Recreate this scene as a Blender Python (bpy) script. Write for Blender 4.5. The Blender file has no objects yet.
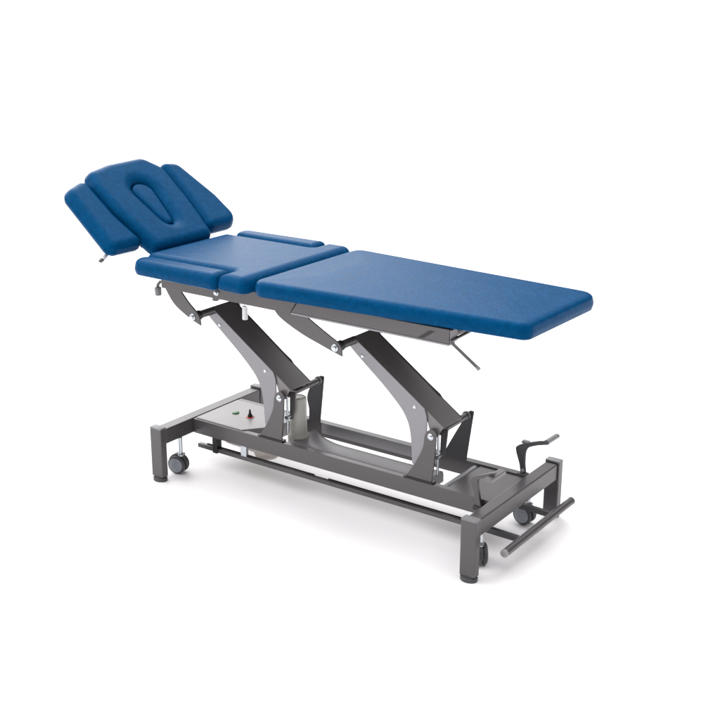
import bpy, bmesh, math
from mathutils import Vector, Matrix

# ------------------------------------------------------------------ camera
scene = bpy.context.scene
col = scene.collection
R = math.radians
cam_d = bpy.data.cameras.new("camera")
cam = bpy.data.objects.new("camera", cam_d)
col.objects.link(cam)
CAM = Vector((3.1178, -3.0253, 1.8843))
AZ, PT, RO = -0.6121, 0.3146, 0.0032
fw = Vector((math.sin(AZ) * math.cos(PT), math.cos(AZ) * math.cos(PT), -math.sin(PT)))
rt = Vector((math.cos(AZ), -math.sin(AZ), 0))
up = rt.cross(fw)
rt2 = rt * math.cos(RO) + up * math.sin(RO)
up2 = up * math.cos(RO) - rt * math.sin(RO)
m = Matrix((rt2, up2, -fw)).transposed().to_4x4()
m.translation = CAM
cam.matrix_world = m
cam_d.sensor_width = 36
cam_d.lens = 59.1
cam_d.clip_end = 3000
scene.camera = cam

# ------------------------------------------------------------------ light
scene.view_settings.view_transform = 'Standard'
scene.view_settings.look = 'None'
scene.view_settings.exposure = 0
scene.view_settings.gamma = 1
w = bpy.data.worlds.new("World")
scene.world = w
w.use_nodes = True
# unseen made-up glow: bright overhead and behind, dimmed towards the foot end
nt = w.node_tree
bg = nt.nodes['Background']
bg.inputs[1].default_value = 1.0
tcw = nt.nodes.new('ShaderNodeTexCoord')
def dotr(v, lo, hi, a, b):
    d = nt.nodes.new('ShaderNodeVectorMath'); d.operation = 'DOT_PRODUCT'
    d.inputs[1].default_value = Vector(v).normalized()
    nt.links.new(tcw.outputs['Generated'], d.inputs[0])
    r = nt.nodes.new('ShaderNodeMapRange'); r.interpolation_type = 'SMOOTHSTEP'
    for i, q in enumerate((lo, hi, a, b)): r.inputs[i + 1].default_value = q
    nt.links.new(d.outputs['Value'], r.inputs[0])
    return r.outputs[0]
SHEEN_GLOW = dotr((-0.84, 0.44, 0.30), 0.79, 0.985, 0.15, 2.9)     # unseen glow added behind the head end for vinyl sheen
TOP_GLOW = dotr((-0.25, 0.0, 1), 0.32, 0.80, 0.0, 2.1)        # added overhead glow that whitens the floor
ad = nt.nodes.new('ShaderNodeMath'); ad.operation = 'ADD'
nt.links.new(SHEEN_GLOW, ad.inputs[0]); nt.links.new(TOP_GLOW, ad.inputs[1])
cb = nt.nodes.new('ShaderNodeCombineXYZ')
for i in range(3): nt.links.new(ad.outputs[0], cb.inputs[i])
nt.links.new(cb.outputs[0], bg.inputs[0])

def area(name, loc, target, size, size_y, power, colr=(1, 1, 1)):
    d = bpy.data.lights.new(name, 'AREA')
    d.shape = 'RECTANGLE'; d.size = size; d.size_y = size_y; d.energy = power; d.color = colr
    o = bpy.data.objects.new(name, d); col.objects.link(o)
    o.location = loc
    o.rotation_euler = (Vector(target) - Vector(loc)).to_track_quat('-Z', 'Y').to_euler()
    return o
area("softbox_overhead", (0.6, 0.9, 4.2), (0.7, 0.3, 0), 5.0, 4.0, 60)
area("softbox_side", (-2.2, -2.8, 2.6), (0.7, 0.3, 0.5), 2.0, 2.0, 30)

# ------------------------------------------------------------------ materials
def new_mat(name, base, metallic=0.0, rough=0.5, noise=None, bump=None, spec=0.5, coat=0.0, sheen=0.0):
    """noise=(scale, amount): small value variation; bump=(scale, strength, distance)"""
    mt = bpy.data.materials.new(name); mt.use_nodes = True
    nt = mt.node_tree; b = nt.nodes['Principled BSDF']
    b.inputs['Base Color'].default_value = (*base, 1)
    b.inputs['Metallic'].default_value = metallic
    b.inputs['Roughness'].default_value = rough
    b.inputs['Specular IOR Level'].default_value = spec
    b.inputs['Coat Weight'].default_value = coat
    b.inputs['Coat Roughness'].default_value = 0.25
    b.inputs['Sheen Weight'].default_value = sheen
    tc = nt.nodes.new('ShaderNodeTexCoord')
    if noise:
        n = nt.nodes.new('ShaderNodeTexNoise'); n.inputs['Scale'].default_value = noise[0]
        n.inputs['Detail'].default_value = 3 if noise[0] < 10 else 6; n.inputs['Roughness'].default_value = 0.65
        nt.links.new(tc.outputs['Object'], n.inputs['Vector'])
        mr = nt.nodes.new('ShaderNodeMapRange')
        mr.inputs[1].default_value = 0.25; mr.inputs[2].default_value = 0.75
        mr.inputs[3].default_value = 1 - noise[1]; mr.inputs[4].default_value = 1 + noise[1]
        nt.links.new(n.outputs['Fac'], mr.inputs[0])
        mx = nt.nodes.new('ShaderNodeVectorMath'); mx.operation = 'SCALE'
        mx.inputs[0].default_value = base
        nt.links.new(mr.outputs[0], mx.inputs['Scale'])
        nt.links.new(mx.outputs[0], b.inputs['Base Color'])
        rr = nt.nodes.new('ShaderNodeMapRange')
        rr.inputs[1].default_value = 0.25; rr.inputs[2].default_value = 0.75
        rr.inputs[3].default_value = rough * 0.88; rr.inputs[4].default_value = rough * 1.12
        nt.links.new(n.outputs['Fac'], rr.inputs[0])
        nt.links.new(rr.outputs[0], b.inputs['Roughness'])
    if bump:
        prev = None
        for sc, st, dist in bump:
            n2 = nt.nodes.new('ShaderNodeTexNoise'); n2.inputs['Scale'].default_value = sc
            n2.inputs['Detail'].default_value = 4
            nt.links.new(tc.outputs['Object'], n2.inputs['Vector'])
            bp = nt.nodes.new('ShaderNodeBump'); bp.inputs['Strength'].default_value = st
            bp.inputs['Distance'].default_value = dist
            nt.links.new(n2.outputs['Fac'], bp.inputs['Height'])
            if prev: nt.links.new(prev.outputs[0], bp.inputs['Normal'])
            prev = bp
        nt.links.new(prev.outputs[0], b.inputs['Normal'])
    return mt

VINYL = new_mat('blue_vinyl', (0.0008, 0.054, 0.150), 0, 0.33, (48, 0.24), [(7, 0.35, 0.005), (38, 0.45, 0.0018), (110, 0.6, 0.0011), (420, 0.3, 0.0006)], spec=0.11, sheen=0.0)
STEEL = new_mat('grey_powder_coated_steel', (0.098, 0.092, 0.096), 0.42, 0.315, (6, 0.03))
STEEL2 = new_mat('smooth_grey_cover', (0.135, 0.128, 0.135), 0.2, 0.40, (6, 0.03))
ARM = new_mat('lit_tone_grey_steel', (0.185, 0.172, 0.176), 0.35, 0.34, (6, 0.03))  # frame steel lightened in colour so the arm webs look lit
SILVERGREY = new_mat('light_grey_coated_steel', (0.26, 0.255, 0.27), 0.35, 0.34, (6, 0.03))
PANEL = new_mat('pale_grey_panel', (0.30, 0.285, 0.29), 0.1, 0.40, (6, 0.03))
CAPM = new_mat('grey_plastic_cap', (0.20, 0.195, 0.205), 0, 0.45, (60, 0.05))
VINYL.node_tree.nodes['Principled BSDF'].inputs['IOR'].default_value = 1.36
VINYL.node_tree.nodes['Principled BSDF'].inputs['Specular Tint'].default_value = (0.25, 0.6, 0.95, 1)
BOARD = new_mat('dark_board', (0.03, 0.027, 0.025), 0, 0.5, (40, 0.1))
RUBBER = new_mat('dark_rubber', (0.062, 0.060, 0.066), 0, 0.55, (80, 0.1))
BLACK = new_mat('black_plastic', (0.012, 0.012, 0.013), 0, 0.4, (80, 0.1))
ZINC = new_mat('zinc_plated_steel', (0.62, 0.66, 0.70), 0.9, 0.28, (50, 0.06))
HUBM = new_mat('blue_grey_wheel_plastic', (0.27, 0.29, 0.33), 0, 0.42, (60, 0.04))
MOTORM = new_mat('warm_grey_plastic', (0.56, 0.55, 0.51), 0, 0.42, (30, 0.04))
CREAM = new_mat('off_white_plastic', (0.62, 0.57, 0.53), 0, 0.45, (30, 0.04))
PALE = new_mat('pale_silver_paint', (0.72, 0.73, 0.74), 0.1, 0.35, (50, 0.05))
GREEN = new_mat('green_plastic', (0.01, 0.16, 0.03), 0, 0.35, (60, 0.05))
RED = new_mat('red_plastic', (0.55, 0.035, 0.03), 0, 0.35, (60, 0.05))
FLOOR = new_mat('white_studio_floor', (0.93, 0.912, 0.922), 0, 0.6, (1.3, 0.004), spec=0.25)

# ------------------------------------------------------------------ mesh tools
origin_of = {}
root = bpy.data.objects.new('treatment_table', None)
ROOT_O = Vector((0.725, 0.316, 0))
root.location = ROOT_O
col.objects.link(root)
origin_of[root] = ROOT_O
root['label'] = 'blue vinyl padded physiotherapy treatment table on a dark grey steel lifting frame with raised headrest'
root['category'] = 'treatment table'

def build(name, bm, mat, parent=root, smooth=True, bevel=0.0, seg=2, label=None, origin=None):
    bmesh.ops.recalc_face_normals(bm, faces=bm.faces[:])
    if origin is None:
        lo = Vector([min(v.co[i] for v in bm.verts) for i in range(3)])
        hi = Vector([max(v.co[i] for v in bm.verts) for i in range(3)])
        origin = (lo + hi) / 2
    bm.transform(Matrix.Translation(-origin))
    me = bpy.data.meshes.new(name); 
    for f in bm.faces: f.smooth = smooth
    if smooth:
        for e in bm.edges:
            if len(e.link_faces) == 2 and e.calc_face_angle(0) > R(38): e.smooth = False
    bm.to_mesh(me); bm.free()
    me.materials.append(mat)
    if mat is VINYL: me.materials.append(BOARD)
    else:
        for p in me.polygons: p.material_index = 0
    o = bpy.data.objects.new(name, me); col.objects.link(o)
    origin_of[o] = origin
    if parent is not None:
        o.parent = parent
        o.location = origin - origin_of[parent]
    else:
        o.location = origin
    if label: o['label'] = label
    if bevel:
        md = o.modifiers.new('bevel', 'BEVEL'); md.width = bevel; md.segments = seg
        md.limit_method = 'ANGLE'; md.angle_limit = R(35); md.harden_normals = True
    return o

def a_box(bm, x0, x1, y0, y1, z0, z1):
    vs = [bm.verts.new((x, y, z)) for z in (z0, z1) for x, y in ((x0, y0), (x1, y0), (x1, y1), (x0, y1))]
    for f in ((3, 2, 1, 0), (4, 5, 6, 7), (0, 1, 5, 4), (1, 2, 6, 5), (2, 3, 7, 6), (3, 0, 4, 7)):
        bm.faces.new([vs[i] for i in f])
    return bm
def box(*a): return a_box(bmesh.new(), *a)

def a_prism(bm, pts, y0, y1, fn=None):
    """polygon in x,z extruded along y (fn maps (a, b, h) to a 3-D point)"""
    fn = fn or (lambda a, b, h: (a, h, b))
    lo = [bm.verts.new(fn(a, b, y0)) for a, b in pts]
    hi = [bm.verts.new(fn(a, b, y1)) for a, b in pts]
    n = len(pts)
    bm.faces.new(lo); bm.faces.new(hi[::-1])
    for i in range(n):
        bm.faces.new((lo[i], hi[i], hi[(i + 1) % n], lo[(i + 1) % n]))
    return bm
def prism(*a, **k): return a_prism(bmesh.new(), *a, **k)

def a_tube(bm, pts, rad, seg=20, caps=True, squash=1.0):
    pts = [Vector(p) for p in pts]
    rads = rad if isinstance(rad, (list, tuple)) else [rad] * len(pts)
    rings = []
    ref = None
    for i, p in enumerate(pts):
        if i == 0: t = pts[1] - p
        elif i == len(pts) - 1: t = p - pts[i - 1]
        else: t = (pts[i + 1] - p).normalized() + (p - pts[i - 1]).normalized()
        if t.length < 1e-9: t = pts[min(i + 2, len(pts) - 1)] - pts[i - 2 if i > 1 else 0]
        t.normalize()
        if ref is None:
            ref = Vector((0, 0, 1)) if abs(t.z) < 0.9 else Vector((1, 0, 0))
        a = t.cross(ref).normalized(); b = a.cross(t).normalized(); ref = b
        rings.append([bm.verts.new(p + (a * math.cos(2 * math.pi * k / seg) + b * squash * math.sin(2 * math.pi * k / seg)) * rads[i]) for k in range(seg)])
    for r0, r1 in zip(rings, rings[1:]):
        for k in range(seg):
            bm.faces.new((r0[k], r0[(k + 1) % seg], r1[(k + 1) % seg], r1[k]))
    if caps:
        bm.faces.new(rings[0][::-1]); bm.faces.new(rings[-1])
    return bm
def tube(*a, **k): return a_tube(bmesh.new(), *a, **k)

def a_lathe(bm, c, axis, prof, seg=32, sx=1.0, sy=1.0):
    """prof = [(radius, distance along axis)]"""
    c = Vector(c); ax = Vector(axis).normalized()
    ref = Vector((1, 0, 0)) if abs(ax.x) < 0.9 else Vector((0, 1, 0))
    a = (ref - ax * ref.dot(ax)).normalized(); b = ax.cross(a)
    rings = [[bm.verts.new(c + ax * h + (a * sx * math.cos(2 * math.pi * k / seg) + b * sy * math.sin(2 * math.pi * k / seg)) * r) for k in range(seg)] for r, h in prof]
    for r0, r1 in zip(rings, rings[1:]):
        for k in range(seg):
            bm.faces.new((r0[k], r0[(k + 1) % seg], r1[(k + 1) % seg], r1[k]))
    bm.faces.new(rings[0][::-1]); bm.faces.new(rings[-1])
    return bm
def lathe(*a, **k): return a_lathe(bmesh.new(), *a, **k)

def arc_pts(pts, rad, n=6):
    """round the inner corners of an open poly-line"""
    pts = [Vector(p) for p in pts]; out = [pts[0]]
    for i in range(1, len(pts) - 1):
        p = pts[i]; d0 = (pts[i - 1] - p).normalized(); d1 = (pts[i + 1] - p).normalized()
        a, b = p + d0 * rad, p + d1 * rad
        for k in range(n + 1):
            t = k / n
            out.append(a * (1 - t) ** 2 + p * 2 * t * (1 - t) + b * t * t)
    out.append(pts[-1]); return out

def smooth_poly(pts, n=5):
    """closed Catmull-Rom through points; a point given as (a, b, 1) stays a sharp corner"""
    out = []; N = len(pts)
    for i in range(N):
        p0, p1, p2, p3 = pts[i - 1], pts[i], pts[(i + 1) % N], pts[(i + 2) % N]
        if len(p1) == 3: p0 = p1
        if len(p2) == 3: p3 = p2
        for k in range(n):
            t = k / n
            out.append(tuple(0.5 * ((2 * p1[j]) + (-p0[j] + p2[j]) * t + (2 * p0[j] - 5 * p1[j] + 4 * p2[j] - p3[j]) * t * t + (-p0[j] + 3 * p1[j] - 3 * p2[j] + p3[j]) * t ** 3) for j in (0, 1)))
    return out

def rounded(poly, rads, d, n=10, sub=8):
    """counter-clockwise polygon inset by d, corners filleted; same vertex count for every d"""
    N = len(poly); P = [Vector(p) for p in poly]; corner = []
    def line(i):
        a, b = P[i], P[(i + 1) % N]; t = (b - a).normalized(); nrm = Vector((-t.y, t.x))
        return a + nrm * d, t, nrm
    for i in range(N):
        a0, t0, n0 = line(i - 1); a1, t1, n1 = line(i)
        cr = t0.x * t1.y - t0.y * t1.x
        s = ((a1.x - a0.x) * t1.y - (a1.y - a0.y) * t1.x) / cr
        X = a0 + t0 * s
        convex = cr > 0
        r = max(rads[i] - d, 0.002) if convex else rads[i] + d
        ang = math.acos(max(-1, min(1, t0.dot(t1))))
        L = r * math.tan(ang / 2)
        st, en = X - t0 * L, X + t1 * L
        sg = 1 if convex else -1
        c = st + n0 * r * sg
        a_s = math.atan2((st - c).y, (st - c).x)
        corner.append([c + Vector((math.cos(a_s + sg * ang * k / n), math.sin(a_s + sg * ang * k / n))) * r for k in range(n + 1)])
    out = []
    for i in range(N):
        out += corner[i]
        a, b = corner[i][-1], corner[(i + 1) % N][0]
        out += [a.lerp(b, k / sub) for k in range(1, sub)]
    return out

def pad_profile(z0, z1, e=0.022, dome=0.0, inner=0.02, bulge=0.003):
    pr = [(0.02, z0), (0.006, z0 + 0.0005), (0.0015, z0 + 0.004), (0, z0 + 0.010)]
    zm = z1 - e * 1.0
    for k in (1, 2):
        t = k / 3; pr.append((-bulge * math.sin(math.pi * t), z0 + 0.010 + (zm - z0 - 0.010) * t))
    for k in range(0, 9):
        a = math.pi / 2 * k / 8
        pr.append((e * 1.15 * (1 - math.cos(a)), zm + (e - dome) * math.sin(a)))
    base = e * 1.15
    m_ = 3 if inner < 0.05 else 10
    for k in range(1, m_ + 1):
        pr.append((base + inner * k / m_, z1 - dome + dome * 0.5 * (1 - math.cos(math.pi * k / m_))))
    return pr

def a_pad(bm, poly, rads, prof, fn, top=True):
    rings = []
    for d, h in prof:
        rings.append([bm.verts.new(fn(p.x, p.y, h)) for p in rounded(poly, rads, d)])
    n = len(rings[0])
    for r0, r1 in zip(rings, rings[1:]):
        for k in range(n):
            bm.faces.new((r0[k], r0[(k + 1) % n], r1[(k + 1) % n], r1[k]))
    bm.faces.new(rings[0][::-1]).material_index = 1
    if top: bm.faces.new(rings[-1])
    return rings[-1]

ident = lambda x, y, z: (x, y, z)
def pad(name, poly, rads, z0, z1, fn=ident, e=0.022, dome=0.0, inner=0.02, parent=root, label=None):
    bm = bmesh.new()
    a_pad(bm, poly, rads, pad_profile(z0, z1, e, dome, inner), fn)
    return build(name, bm, VINYL, parent, label=label)

# ------------------------------------------------------------------ floor
fb = bmesh.new()
vs = [fb.verts.new(p) for p in ((-900, -900, 0), (900, -900, 0), (900, 900, 0), (-900, 900, 0))]
fb.faces.new(vs)
fl = build('floor', fb, FLOOR, None, smooth=False)
fl['kind'] = 'structure'

# ------------------------------------------------------------------ cushions
ZB, ZT = 0.819, 0.878
pad('leg_cushion', [(0.512, 0.018), (1.552, 0.098), (1.564, 0.585), (0.512, 0.665)], [0.045, 0.035, 0.06, 0.05], ZB, ZT + 0.001, e=0.022, dome=0.004, inner=0.18, label='long blue leg cushion tapering to the foot end')
pad('back_cushion', [(-0.085, 0.102), (0.365, 0.102), (0.365, 0.012), (0.492, 0.012), (0.492, 0.672), (0.365, 0.672), (0.365, 0.575), (-0.085, 0.575)],
    [0.03, 0.010, 0.014, 0.03, 0.04, 0.014, 0.010, 0.03], ZB, ZT + 0.001, e=0.032, label='blue back cushion, widest where it meets the leg cushion')
pad('armrest_cushion', [(-0.128, 0.008), (0.358, 0.002), (0.358, 0.0965), (-0.035, 0.0965)], [0.045, 0.018, 0.010, 0.03], ZB - 0.002, ZT - 0.001, e=0.024, inner=0.012, label='near blue armrest cushion beside the back cushion')
pad('armrest_cushion', [(-0.035, 0.581), (0.358, 0.581), (0.358, 0.677), (-0.118, 0.668)], [0.03, 0.010, 0.018, 0.045], ZB - 0.002, ZT + 0.003, e=0.024, inner=0.012, label='far blue armrest cushion beside the back cushion')

TH = R(37.2)
HE = Vector((-math.cos(TH), 0, math.sin(TH))); HN = Vector((math.sin(TH), 0, math.cos(TH)))
HO = Vector((-0.09, 0.335, 0.906))
hfn = lambda s, y, h: HO + HE * s + Vector((0, y, 0)) + HN * (h + 0.003)

# centre head cushion with its face opening
def hull_r(ang, c1, r1, c2, r2, c0):
    """radius from c0 to the hull of two circles in direction ang"""
    best = 0; d = Vector((math.cos(ang), math.sin(ang)))
    lo, hi = 0.0, 0.3
    a, b = Vector(c1), Vector(c2); ab = b - a; L = ab.length
    def inside(p):
        # distance to a cone-like capsule: sample circles between c1 and c2
        for k in range(41):
            t = k / 40
            if (p - (a + ab * t)).length <= r1 + (r2 - r1) * t: return True
        return False
    for _ in range(30):
        mid = (lo + hi) / 2
        if inside(Vector(c0) + d * mid): lo = mid
        else: hi = mid
    return lo
C1, R1, C2, R2, C0 = (0.262, 0.008), 0.055, (0.110, 0.005), 0.030, (0.20, 0.006)
# (s, y) seen along +h runs clockwise, so list it accordingly
head_poly = [(-0.026, -0.166), (0.080, -0.188), (0.180, -0.207), (0.340, -0.212), (0.414, -0.182), (0.438, -0.060), (0.446, 0.136), (0.366, 0.206), (0.180, 0.193), (0.080, 0.178), (-0.026, 0.158)]
head_rad = [0.035, 0.15, 0.15, 0.08, 0.05, 0.15, 0.06, 0.07, 0.15, 0.15, 0.035]
bm = bmesh.new()
last = a_pad(bm, head_poly, head_rad, pad_profile(-0.064, 0.0, 0.034, 0.0, 0.008), hfn, top=False)
n = len(last)
outer2d = rounded(head_poly, head_rad, pad_profile(-0.064, 0.0, 0.034, 0.0, 0.008)[-1][0])
lip = []
steps = [(0.0, 0.0, 0.0)]
def ring_at(i, grow, h):
    p = outer2d[i] - Vector(C0); a = math.atan2(p.y, p.x)
    r = hull_r(a, C1, R1 + grow, C2, R2 + grow, C0)
    return Vector(C0) + Vector((math.cos(a), math.sin(a))) * r
ringdefs = []
for g, h in ((0.044, 0.0), (0.037, -0.0012), (0.030, -0.0035), (0.022, -0.0065), (0.014, -0.0105), (0.007, -0.016), (0.002, -0.023), (0.0, -0.032), (0.0, -0.045)):
    ringdefs.append((g, h))
prev = last
hole_first = [ring_at(i, 0.044, 0) for i in range(n)]
for t in (0.35, 0.7):
    cur = [bm.verts.new(hfn(*(outer2d[i].lerp(hole_first[i], t)), 0.0005)) for i in range(n)]
    for k in range(n): bm.faces.new((prev[k], prev[(k + 1) % n], cur[(k + 1) % n], cur[k]))
    prev = cur
for g, h in ringdefs:
    cur = [bm.verts.new(hfn(*ring_at(i, g, h), h)) for i in range(n)]
    for k in range(n): bm.faces.new((prev[k], prev[(k + 1) % n], cur[(k + 1) % n], cur[k]))
    prev = cur
bm.faces.new(prev)
head = build('head_cushion', bm, VINYL, label='raised centre head cushion with an oval face opening')
# plug in the face opening
bm = bmesh.new(); rings = []
M = 72
for g, h in ((-0.006, -0.044), (-0.0035, -0.030), (-0.0035, -0.024), (-0.006, -0.019), (-0.010, -0.016), (-0.016, -0.0135), (-0.021, -0.0125)):
    ring = []
    for k in range(M):
        a = 2 * math.pi * k / M
        r = hull_r(a, C1, R1 + g, C2, max(R2 + g, 0.002), C0)
        ring.append(bm.verts.new(hfn(C0[0] + r * math.cos(a), C0[1] + r * math.sin(a), h)))
    rings.append(ring)
for r0, r1 in zip(rings, rings[1:]):
    for k in range(M): bm.faces.new((r0[k], r0[(k + 1) % M], r1[(k + 1) % M], r1[k]))
bm.faces.new(rings[0][::-1]); bm.faces.new(rings[-1])
build('face_plug', bm, VINYL, head, label='oval blue plug filling the face opening')

pad('head_side_cushion', [(0.030, -0.354), (0.352, -0.336), (0.396, -0.206), (0.18, -0.207), (0.085, -0.190), (0.028, -0.176)], [0.034, 0.055, 0.030, 0.2, 0.1, 0.030], -0.072, -0.016, hfn, e=0.032, inner=0.008, label='near blue side cushion of the headrest')
pad('head_side_cushion', [(0.015, 0.170), (0.085, 0.182), (0.18, 0.195), (0.406, 0.212), (0.386, 0.304), (0.176, 0.358), (0.016, 0.366)], [0.030, 0.1, 0.2, 0.030, 0.05, 0.15, 0.062], -0.066, -0.007, hfn, e=0.032, inner=0.008, label='far blue side cushion of the headrest')
hf = build('head_frame', prism([(0.05, -0.15), (0.33, -0.15), (0.33, 0.15), (0.05, 0.15)], -0.088, -0.075, fn=hfn), STEEL, bevel=0.002)
for q, yy in ((-0.02, 0.315), (0.10, 0.435)):
    build('hinge_bar', tube([hfn(0.09, q, -0.096), hfn(0.0, q, -0.10), (-0.03, yy, 0.79), (0.06, yy, 0.785)], 0.009), STEEL, hf)
hh = build('head_release_lever', tube([hfn(0.12, -0.22, -0.080), hfn(0.075, -0.295, -0.083), hfn(0.042, -0.362, -0.088)], 0.0100, squash=0.7), PALE)
build('lever_tip', tube([hfn(0.0425, -0.361, -0.088), hfn(0.037, -0.373, -0.089)], 0.0085, squash=0.7), RUBBER, hh)

# ------------------------------------------------------------------ table sub-frame
def side_rail(y0, y1, near):
    s = 1 if near else -1
    bm = a_prism(bmesh.new(), [(0.022, 0.762), (0.641, 0.762), (0.641, 0.769), (0.674, 0.817), (0.022, 0.817)], y0, y1)
    r = build('side_rail', bm, STEEL, bevel=0.002, label='%s grey side rail under the back cushion' % ('near' if near else 'far'))
    yo = y0 - 0.0025 if near else y1 + 0.0025
    a, b = (yo, yo + 0.045) if near else (yo - 0.045, yo)
    bm = a_prism(bmesh.new(), [(0.644, 0.769), (1.286, 0.769), (1.286, 0.816), (0.678, 0.816)], a, b)
    r2 = build('leg_section_rail', bm, STEEL, bevel=0.002, label='%s grey rail under the leg cushion' % ('near' if near else 'far'))
    bm = box(0.642, 1.283, min(y0, y1) , max(y0, y1), 0.7605, 0.7675)
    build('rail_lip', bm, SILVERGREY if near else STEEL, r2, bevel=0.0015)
    f = yo - s * 0.0012
    bm = prism([(1.168, 0.772), (1.188, 0.772), (1.232, 0.802), (1.212, 0.802)], min(f, yo), max(f, yo))
    build('rail_slot', bm, BLACK, r2)
    bm = box(1.2865, 1.291, min(a, b) + 0.002, max(a, b) - 0.002, 0.772, 0.814)
    build('end_cap', bm, CAPM, r2, bevel=0.001)
    yb = y0 if near else y1
    bm = lathe((0.300, yb, 0.786), (0, -s, 0), [(0.011, 0), (0.011, 0.003), (0.008, 0.005), (0.0075, 0.009), (0.005, 0.0105)], 20)
    build('hinge_bolt', bm, ZINC, r)
    bm = box(0.272, 0.290, y0 + 0.006, y1 - 0.016, 0.750, 0.7615)
    build('hinge_stop', bm, STEEL, r, bevel=0.001)
    return r
ra = side_rail(0.080, 0.120, True)
rb = side_rail(0.545, 0.585, False)
for x, in ((0.05,), (0.62,), (1.24,)):
    build('cross_member', box(x, x + 0.035, 0.120, 0.545, 0.778, 0.812), STEEL, bevel=0.002)
kn = build('end_knob', lathe((-0.034, 0.118, 0.716), (0, 0, 1), [(0.010, 0), (0.0125, 0.002), (0.013, 0.015), (0.013, 0.030), (0.011, 0.033)], 20), CAPM, label='dark grey knob below the head end of the frame')
build('knob_stem', tube([(-0.034, 0.118, 0.742), (-0.034, 0.118, 0.758), (-0.020, 0.118, 0.772), (0.03, 0.118, 0.772)], 0.006), STEEL, kn)

# brackets that carry the upper pivots
fin1 = [(0.030, 0.7615, 1), (0.073, 0.706), (0.144, 0.665), (0.205, 0.642, 1), (0.199, 0.675), (0.185, 0.692), (0.147, 0.723), (0.110, 0.7615, 1)]
fin2 = [(0.560, 0.7615, 1), (0.580, 0.741), (0.626, 0.717), (0.693, 0.690), (0.766, 0.668), (0.814, 0.654), (0.855, 0.643, 1), (0.852, 0.671), (0.843, 0.686), (0.826, 0.696), (0.778, 0.720), (0.700, 0.7615, 1)]
for y0, y1, s, nm in ((0.090, 0.097, 1, 'near'), (0.568, 0.575, -1, 'far')):
    for pts, bx, w_ in ((fin1, (0.166, 0.669), 'head end'), (fin2, (0.825, 0.669), 'foot end')):
        o = build('upper_bracket', prism(smooth_poly(pts, 4), y0, y1), STEEL, bevel=0.0012, label='%s fin shaped grey bracket towards the %s' % (nm, w_))
        yb = y0 if s > 0 else y1
        build('pivot_bolt', lathe((bx[0], yb, bx[1]), (0, -s, 0), [(0.0135, 0), (0.0135, 0.002), (0.0095, 0.004), (0.009, 0.008), (0.006, 0.0095)], 20), ZINC, o)
for bx in (0.166, 0.825):
    o = build('upper_pivot_tube', tube([(bx, 0.0975, 0.669), (bx, 0.202, 0.669)], 0.0150), STEEL)
    build('upper_pivot_tube', tube([(bx, 0.3355, 0.669), (bx, 0.5675, 0.669)], 0.0150), STEEL)
    build('collar', lathe((bx, 0.098, 0.669), (0, 1, 0), [(0.019, 0), (0.019, 0.028)], 24), BLACK, o)

# silver catch hanging below the frame
o = build('release_catch', prism([(0.362, 0.7615), (0.418, 0.7615), (0.416, 0.742), (0.404, 0.733), (0.386, 0.738)], 0.118, 0.124), ZINC, bevel=0.001)
build('catch_pin', tube([(0.398, 0.121, 0.742), (0.397, 0.121, 0.692)], 0.0100, 16), PALE, o)
# side lever at the foot end
o = build('leg_release_lever', tube(arc_pts([(1.293, 0.30, 0.788), (1.293, 0.072, 0.781), (1.393, 0.072, 0.714)], 0.008), 0.0052, 14), STEEL, label='bent grey release lever under the leg cushion')
build('lever_tip', tube([(1.3925, 0.072, 0.7143), (1.402, 0.072, 0.708)], 0.0062, 14), CAPM, o)

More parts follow.
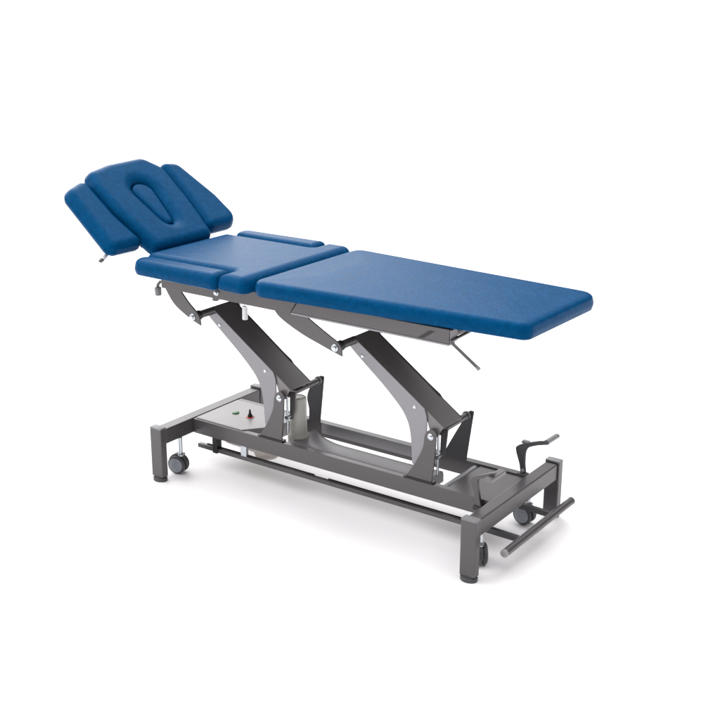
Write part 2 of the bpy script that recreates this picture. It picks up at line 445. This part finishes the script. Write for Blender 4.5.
# ------------------------------------------------------------------ lifting arms
def lift_arm(dx, nm):
    S = lambda pts: [(p[0] + dx, p[1]) + tuple(p[2:]) for p in pts]
    # channel: top web and two flanges, stepped wider half way
    UL, UR = (0.158, 0.6825), (0.533, 0.421)
    d = Vector((UR[0] - UL[0], UR[1] - UL[1])).normalized(); nn = Vector((d.y, -d.x))
    if nn.y > 0: nn = -nn
    def off(p, k): return (p[0] + nn.x * k, p[1] + nn.y * k)
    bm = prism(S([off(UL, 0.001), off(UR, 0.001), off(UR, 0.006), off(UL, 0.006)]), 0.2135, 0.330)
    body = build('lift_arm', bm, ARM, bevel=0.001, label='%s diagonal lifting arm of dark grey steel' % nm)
    fl_ = [(0.157, 0.683), (0.533, 0.422), (0.512, 0.392), (0.486, 0.388), (0.476, 0.402), (0.457, 0.462), (0.43, 0.455), (0.152, 0.643), (0.150, 0.655)]
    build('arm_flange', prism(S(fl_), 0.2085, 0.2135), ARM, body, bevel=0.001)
    fl2 = [(0.157, 0.684), (0.40, 0.5155), (0.440, 0.490), (0.452, 0.476), (0.533, 0.421), (0.520, 0.404), (0.500, 0.402), (0.440, 0.425), (0.152, 0.635), (0.150, 0.655)]
    build('arm_flange', prism(S(fl2), 0.330, 0.335), STEEL, body, bevel=0.001)
    # boomerang shaped cheek plate
    ck = [(0.158, 0.6815, 1), (0.143, 0.662), (0.142, 0.647), (0.208, 0.592), (0.286, 0.530), (0.352, 0.470), (0.382, 0.432), (0.399, 0.391), (0.407, 0.338), (0.412, 0.265, 1), (0.440, 0.245, 1), (0.463, 0.340), (0.468, 0.397), (0.467, 0.445), (0.458, 0.473), (0.440, 0.489), (0.296, 0.587)]
    ch = build('cheek_plate', prism(smooth_poly(S(ck), 4), 0.2025, 0.2075), SILVERGREY, body, bevel=0.0012, label='light grey boomerang shaped plate on the near side of the arm')
    for bx, bz in ((0.199, 0.617), (0.418, 0.4745)):
        build('screw', lathe((bx + dx, 0.2025, bz), (0, -1, 0), [(0.0065, 0), (0.0065, 0.0015), (0.0045, 0.0032)], 16), ZINC, body)
    # pull link and actuator rod below the lower pivot
    bm = prism(S([(0.500, 0.400), (0.528, 0.405), (0.520, 0.33), (0.512, 0.290), (0.497, 0.288), (0.499, 0.33)]), 0.245, 0.252)
    build('pull_link', bm, STEEL, body, bevel=0.001)
    bm = tube([(0.500 + dx, 0.230, 0.385), (0.500 + dx, 0.230, 0.235)], 0.0045, 12)
    a_tube(bm, [(0.500 + dx, 0.222, 0.300), (0.500 + dx, 0.262, 0.302)], 0.008, 12)
    build('actuator_rod', bm, ZINC, body)
lift_arm(0.0, 'head end')
lift_arm(0.6635, 'foot end')

near_b = [(0.507, 0.408, 1), (0.495, 0.412), (0.479, 0.404), (0.467, 0.385), (0.459, 0.334), (0.429, 0.272), (0.389, 0.2105, 1), (0.498, 0.2105, 1), (0.506, 0.284), (0.512, 0.363), (0.512, 0.395)]
far_b = [(0.511, 0.404, 1), (0.492, 0.404), (0.472, 0.390), (0.440, 0.342), (0.428, 0.300), (0.437, 0.257), (0.436, 0.2105, 1), (0.490, 0.2105, 1)]
far_b2 = [(0.515, 0.404, 1), (0.495, 0.402), (0.466, 0.352), (0.404, 0.235), (0.400, 0.2105, 1), (0.490, 0.2105, 1)]
for dx, w_ in ((0, 'head end'), (0.6635, 'foot end')):
    S = lambda pts: [(p[0] + dx, p[1]) + tuple(p[2:]) for p in pts]
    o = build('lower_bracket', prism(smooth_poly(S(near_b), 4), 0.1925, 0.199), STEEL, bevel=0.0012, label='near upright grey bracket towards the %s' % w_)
    build('pivot_bolt', lathe((0.4906 + dx, 0.1925, 0.384), (0, -1, 0), [(0.0125, 0), (0.0125, 0.002), (0.0085, 0.005), (0.0055, 0.007)], 20), ZINC, o)
    a = box(0.385 + dx, 0.505 + dx, 0.188, 0.215, 0.2115, 0.2165)
    build('bracket_foot', a, BLACK, o, bevel=0.001)
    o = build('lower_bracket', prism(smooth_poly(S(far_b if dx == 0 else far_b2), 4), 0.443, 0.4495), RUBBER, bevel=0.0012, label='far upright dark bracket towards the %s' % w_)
    o = build('lower_pivot_tube', tube([(0.4906 + dx, 0.1995, 0.384), (0.4906 + dx, 0.4425, 0.388)], 0.0125), STEEL)
    build('collar', lathe((0.4906 + dx, 0.431, 0.388), (0, 1, 0), [(0.0165, 0), (0.0165, 0.008)], 24), CAPM, o)

# ------------------------------------------------------------------ base frame
LB, WB, HB = 1.45, 0.632, 0.2227
def leg_post(x0, y0, nm):
    bm = bmesh.new()
    poly = [(x0, y0), (x0 + 0.057, y0), (x0 + 0.057, y0 + 0.032), (x0, y0 + 0.032)]
    a_pad(bm, poly, [0.004] * 4, [(0.0, 0.020), (0.0, 0.2165)], ident)
    o = build('leg_post', bm, STEEL, bevel=0.0008, label='grey upright post at the %s' % nm)
    bm = bmesh.new()
    a_pad(bm, poly, [0.004] * 4, [(-0.0006, 0.2168), (-0.0006, 0.2205), (0.0004, 0.2222), (0.0025, 0.2230)], ident)
    build('post_cap', bm, CAPM, o)
    c = (x0 + 0.0285, y0 + 0.016, 0)
    bm = lathe(c, (0, 0, 1), [(0.029, 0.0005), (0.0305, 0.003), (0.0305, 0.013), (0.029, 0.015), (0.024, 0.0155), (0.024, 0.0198)], 32, 1.0, 0.80)
    build('post_foot', bm, RUBBER, o)
leg_post(0, 0, 'near corner of the head end')
leg_post(LB - 0.057, 0, 'near corner of the foot end')
leg_post(0, WB - 0.032, 'far corner of the head end')
leg_post(LB - 0.057, WB - 0.032, 'far corner of the foot end')
e1 = build('end_beam', box(0.005, 0.0545, 0.0325, WB - 0.0325, 0.152, 0.2135), STEEL, bevel=0.003, seg=3, label='grey cross beam at the head end')
e2 = build('end_beam', box(LB - 0.0545, LB - 0.006, 0.0325, WB - 0.0325, 0.152, 0.2145), STEEL, bevel=0.006, seg=4, label='grey cross beam at the foot end')
build('side_pin', lathe((0.004, 0.040, 0.128), (-1, 0, 0), [(0.010, 0), (0.010, 0.018), (0.007, 0.021)], 16), ZINC, e1)
# long rails, open channels on the inside
r1 = build('base_rail', box(0.0555, LB - 0.055, 0.186, 0.212, 0.151, 0.2105), STEEL, bevel=0.002, label='near long grey rail of the base')
r2 = build('base_rail', box(0.0555, LB - 0.055, 0.445, 0.475, 0.151, 0.2105), STEEL, bevel=0.002, label='far long grey rail of the base')
build('rail_lit_strip', box(0.500, 1.035, 0.4415, 0.4445, 0.168, 0.2125), SILVERGREY, r2, bevel=0.001)  # added pale strip standing in for light on the far rail's inner face
# control deck at the head end
bm = bmesh.new()
deck = [(0.062, 0.196), (0.300, 0.196), (0.385, 0.300), (0.400, 0.444), (0.062, 0.444)]
a_pad(bm, deck, [0.004] * 5, [(0, 0.160), (0, 0.2125), (0.0008, 0.2140), (0.002, 0.2146)], ident)
dk = build('control_deck', bm, PANEL, smooth=False, label='pale grey control deck with a green button and a red rimmed knob')
build('deck_gap', box(0.0555, 0.061, 0.2125, 0.4445, 0.158, 0.205), BLACK, dk)
bm = lathe((0.160, 0.322, 0.2147), (0, 0, 1), [(0.0145, 0), (0.0145, 0.0025), (0.0125, 0.004)], 28)
g = build('green_button', bm, GREEN, dk)
build('button_centre', lathe((0.160, 0.322, 0.2188), (0, 0, 1), [(0.0080, 0), (0.0065, 0.0008)], 24), PANEL, g)
rb_ = build('red_ring', lathe((0.236, 0.321, 0.2147), (0, 0, 1), [(0.017, 0), (0.0165, 0.0015), (0.014, 0.0022)], 28), RED, dk)
build('selector_knob', lathe((0.236, 0.321, 0.2171), (0, 0, 1), [(0.011, 0), (0.010, 0.004), (0.005, 0.014), (0.0035, 0.028), (0.002, 0.030)], 24), BLACK, dk)

# tray between the long rails
edge = [(0.52, 0.236), (0.75, 0.238), (1.05, 0.240), (1.165, 0.240), (1.165, 0.345), (1.00, 0.335), (0.83, 0.325), (0.70, 0.332), (0.60, 0.350), (0.52, 0.400)]
bm = bmesh.new()
zt = 0.200
rows = []
for k in range(33):
    x = 0.505 + (1.120 - 0.505) * k / 32
    # far edge of the tray swings in towards the middle of its length
    far = 0.332 + 0.075 * max(0, (0.70 - x) / 0.195) ** 2 + 0.020 * max(0, (x - 0.95) / 0.215) ** 2
    prof = [(0.234, zt - 0.045), (0.234, zt - 0.008), (0.237, zt - 0.002), (0.243, zt), (far - 0.025, zt + 0.002), (far - 0.010, zt - 0.001), (far - 0.003, zt - 0.008), (far, zt - 0.020), (far, zt - 0.045)]
    rows.append([bm.verts.new((x, y, z)) for y, z in prof])
for a, b in zip(rows, rows[1:]):
    for k in range(len(a) - 1): bm.faces.new((a[k], a[k + 1], b[k + 1], b[k]))
    bm.faces.new((a[-1], a[0], b[0], b[-1]))
bm.faces.new(rows[0]); bm.faces.new(rows[-1][::-1])
tr = build('motor_cover', bm, STEEL2, label='long smooth grey cover between the base rails')
build('slot_clip', box(0.700, 0.722, 0.2125, 0.2338, 0.188, 0.199), CAPM, tr, bevel=0.001)
build('slot_clip', box(0.985, 1.000, 0.2125, 0.2338, 0.188, 0.199), CAPM, tr, bevel=0.001)
# motor tower
bm = lathe((0.493, 0.305, 0), (0, 0, 1), [(0.042, 0.170), (0.042, 0.204), (0.037, 0.212), (0.0340, 0.222), (0.0330, 0.238), (0.0328, 0.250), (0.0322, 0.3515), (0.0305, 0.3575), (0.026, 0.3605), (0.0245, 0.3608), (0.0235, 0.3585)], 40)
mt_ = build('motor_tower', bm, MOTORM, label='warm grey plastic motor housing standing under the head end arm')
# actuator body slung below the deck
bm = lathe((0.130, 0.300, 0.118), (1, 0, 0), [(0.018, 0), (0.028, 0.012), (0.030, 0.030), (0.030, 0.130), (0.034, 0.135), (0.036, 0.22), (0.028, 0.255)], 28)
ac = build('actuator', bm, CREAM, label='off white actuator body below the control deck')
build('actuator_clip', box(0.275, 0.303, 0.214, 0.228, 0.090, 0.150), ZINC, ac, bevel=0.001)
build('actuator_mount', lathe((0.345, 0.290, 0.135), (0, 0, 1), [(0.020, -0.055), (0.044, -0.050), (0.050, -0.035), (0.050, 0.024)], 28), CREAM, ac)
# foot-end deck and cross tube
build('foot_deck', box(1.215, LB - 0.056, 0.2125, 0.4445, 0.188, 0.2045), STEEL, bevel=0.0015, label='grey plate between the base rails at the foot end')
build('cross_tube', tube([(1.195, 0.2125, 0.190), (1.195, 0.4445, 0.190)], 0.013), SILVERGREY)

# ------------------------------------------------------------------ treadle bar
lb = build('treadle_rail', box(0.050, 1.330, 0.212, 0.230, 0.079, 0.0955), STEEL, bevel=0.0015, label='thin long rail of the foot bar below the base')
build('rail_groove', box(0.085, 0.625, 0.2285, 0.2315, 0.090, 0.0985), BLACK, lb)
build('rail_groove', box(0.690, 1.320, 0.2285, 0.2315, 0.090, 0.0985), BLACK, lb)
build('rail_clamp', box(0.134, 0.158, 0.205, 0.236, 0.076, 0.150), BLACK, bevel=0.003)
fb_ = build('foot_bar', tube([(1.508, 0.098, 0.090), (1.508, 0.585, 0.090)], 0.0140, 28), STEEL, label='round grey foot bar across the foot end')
build('end_plug', lathe((1.508, 0.0975, 0.090), (0, -1, 0), [(0.0130, 0), (0.0142, 0.001), (0.0142, 0.008), (0.012, 0.0105), (0.006, 0.011), (0.0055, 0.009)], 28), PANEL, fb_)
build('end_plug', lathe((1.508, 0.5855, 0.090), (0, 1, 0), [(0.0142, 0), (0.0142, 0.008), (0.012, 0.0105)], 28), RUBBER, fb_)
build('bar_arm', prism([(1.300, 0.082), (1.494, 0.080), (1.494, 0.098), (1.300, 0.104)], 0.206, 0.224), RUBBER, fb_, bevel=0.001)
build('bar_arm', prism([(1.300, 0.082), (1.494, 0.080), (1.494, 0.098), (1.300, 0.104)], 0.440, 0.458), RUBBER, fb_, bevel=0.001)

# ------------------------------------------------------------------ pedals
o = build('brake_pedal', prism(smooth_poly([(1.368, 0.205, 1), (1.363, 0.242), (1.347, 0.290), (1.349, 0.309), (1.380, 0.327), (1.409, 0.338), (1.438, 0.348), (1.466, 0.354, 1), (1.466, 0.341, 1), (1.421, 0.327), (1.388, 0.305), (1.383, 0.254), (1.389, 0.205, 1)], 5), 0.456, 0.466), RUBBER, bevel=0.0015, label='raised far foot pedal lever')
build('foot_grip', tube([(1.460, 0.462, 0.347), (1.460, 0.545, 0.345)], 0.011, 24, squash=0.8), SILVERGREY, o)
build('pedal_pivot', box(1.358, 1.394, 0.448, 0.474, 0.2046, 0.214), STEEL, o, bevel=0.003)
build('pivot_screw', lathe((1.376, 0.4555, 0.224), (0, -1, 0), [(0.008, 0), (0.007, 0.004)], 16), ZINC, o)
build('back_stop', box(1.362, 1.388, 0.4665, 0.484, 0.320, 0.330), CAPM, o, bevel=0.002)
o = build('brake_pedal', prism(smooth_poly([(1.354, 0.190, 1), (1.346, 0.230), (1.333, 0.275), (1.342, 0.292), (1.382, 0.312), (1.425, 0.330, 1), (1.423, 0.318, 1), (1.366, 0.292), (1.358, 0.276), (1.364, 0.235), (1.374, 0.190, 1)], 5), 0.166, 0.178), STEEL, bevel=0.0015, label='lowered near foot pedal lever')
build('foot_grip', box(1.396, 1.424, 0.140, 0.243, 0.294, 0.312), ARM, o, bevel=0.004, seg=3)
build('pedal_pivot', box(1.345, 1.394, 0.160, 0.184, 0.176, 0.192), BLACK, o, bevel=0.003)

# ------------------------------------------------------------------ casters
def caster(x, y, ang, nm):
    c = math.cos(ang); s = math.sin(ang)
    zc = 0.0385; r = 0.0375
    T = lambda px, py, pz: Vector((x + px * c - py * s, y + px * s + py * c, pz))
    ax = T(0, 1, 0) - T(0, 0, 0)
    bm = tube([T(0, 0, 0.080), T(0, 0, 0.151)], 0.0085, 20)
    a_lathe(bm, T(0, 0, 0.074), (0, 0, 1), [(0.012, 0), (0.012, 0.008), (0.009, 0.012)], 20)
    st = build('caster', bm, ZINC, label='caster wheel beside the %s post' % nm)
    bm = bmesh.new()
    out = []
    for k in range(13):
        a = R(-10 + 190 * k / 12); out.append((-0.012 + 0.0425 * math.cos(a), zc + 0.0425 * math.sin(a)))
    inn = []
    for k in range(13):
        a = R(180 - 190 * k / 12); inn.append((-0.012 + 0.034 * math.cos(a), zc + 0.030 * math.sin(a)))
    a_prism(bm, out + inn, -0.007, 0.007, fn=lambda a, b, h: T(a, h, b))
    build('wheel_hood', bm, RUBBER, st, bevel=0.001)
    for sg in (-1, 1):
        cc = T(-0.012, sg * 0.0095, zc)
        bm = lathe(cc, ax * sg, [(0.028, -0.0012), (r - 0.002, 0.0), (r, 0.003), (r, 0.010), (r - 0.003, 0.0135), (0.0305, 0.0145)], 40)
        wh = build('wheel', bm, RUBBER, st)
        bm = lathe(cc + ax * sg * 0.0147, ax * sg, [(0.0295, 0), (0.0295, 0.001), (0.022, 0.0025), (0.010, 0.003), (0.009, 0.0022)], 40)
        build('wheel_disc', bm, HUBM, st)
    build('brake_arm', prism([(-0.018, 0.0775), (0.014, 0.0775), (0.016, 0.086), (-0.02, 0.085)], -0.009, 0.009, fn=lambda a, b, h: T(a, h, b)), CAPM, st, bevel=0.001)
caster(0.048, 0.115, R(12), 'near head end')
caster(1.383, 0.500, R(-5), 'far foot end')
caster(0.060, 0.520, R(15), 'far head end')
caster(1.400, 0.125, R(-52), 'near foot end')
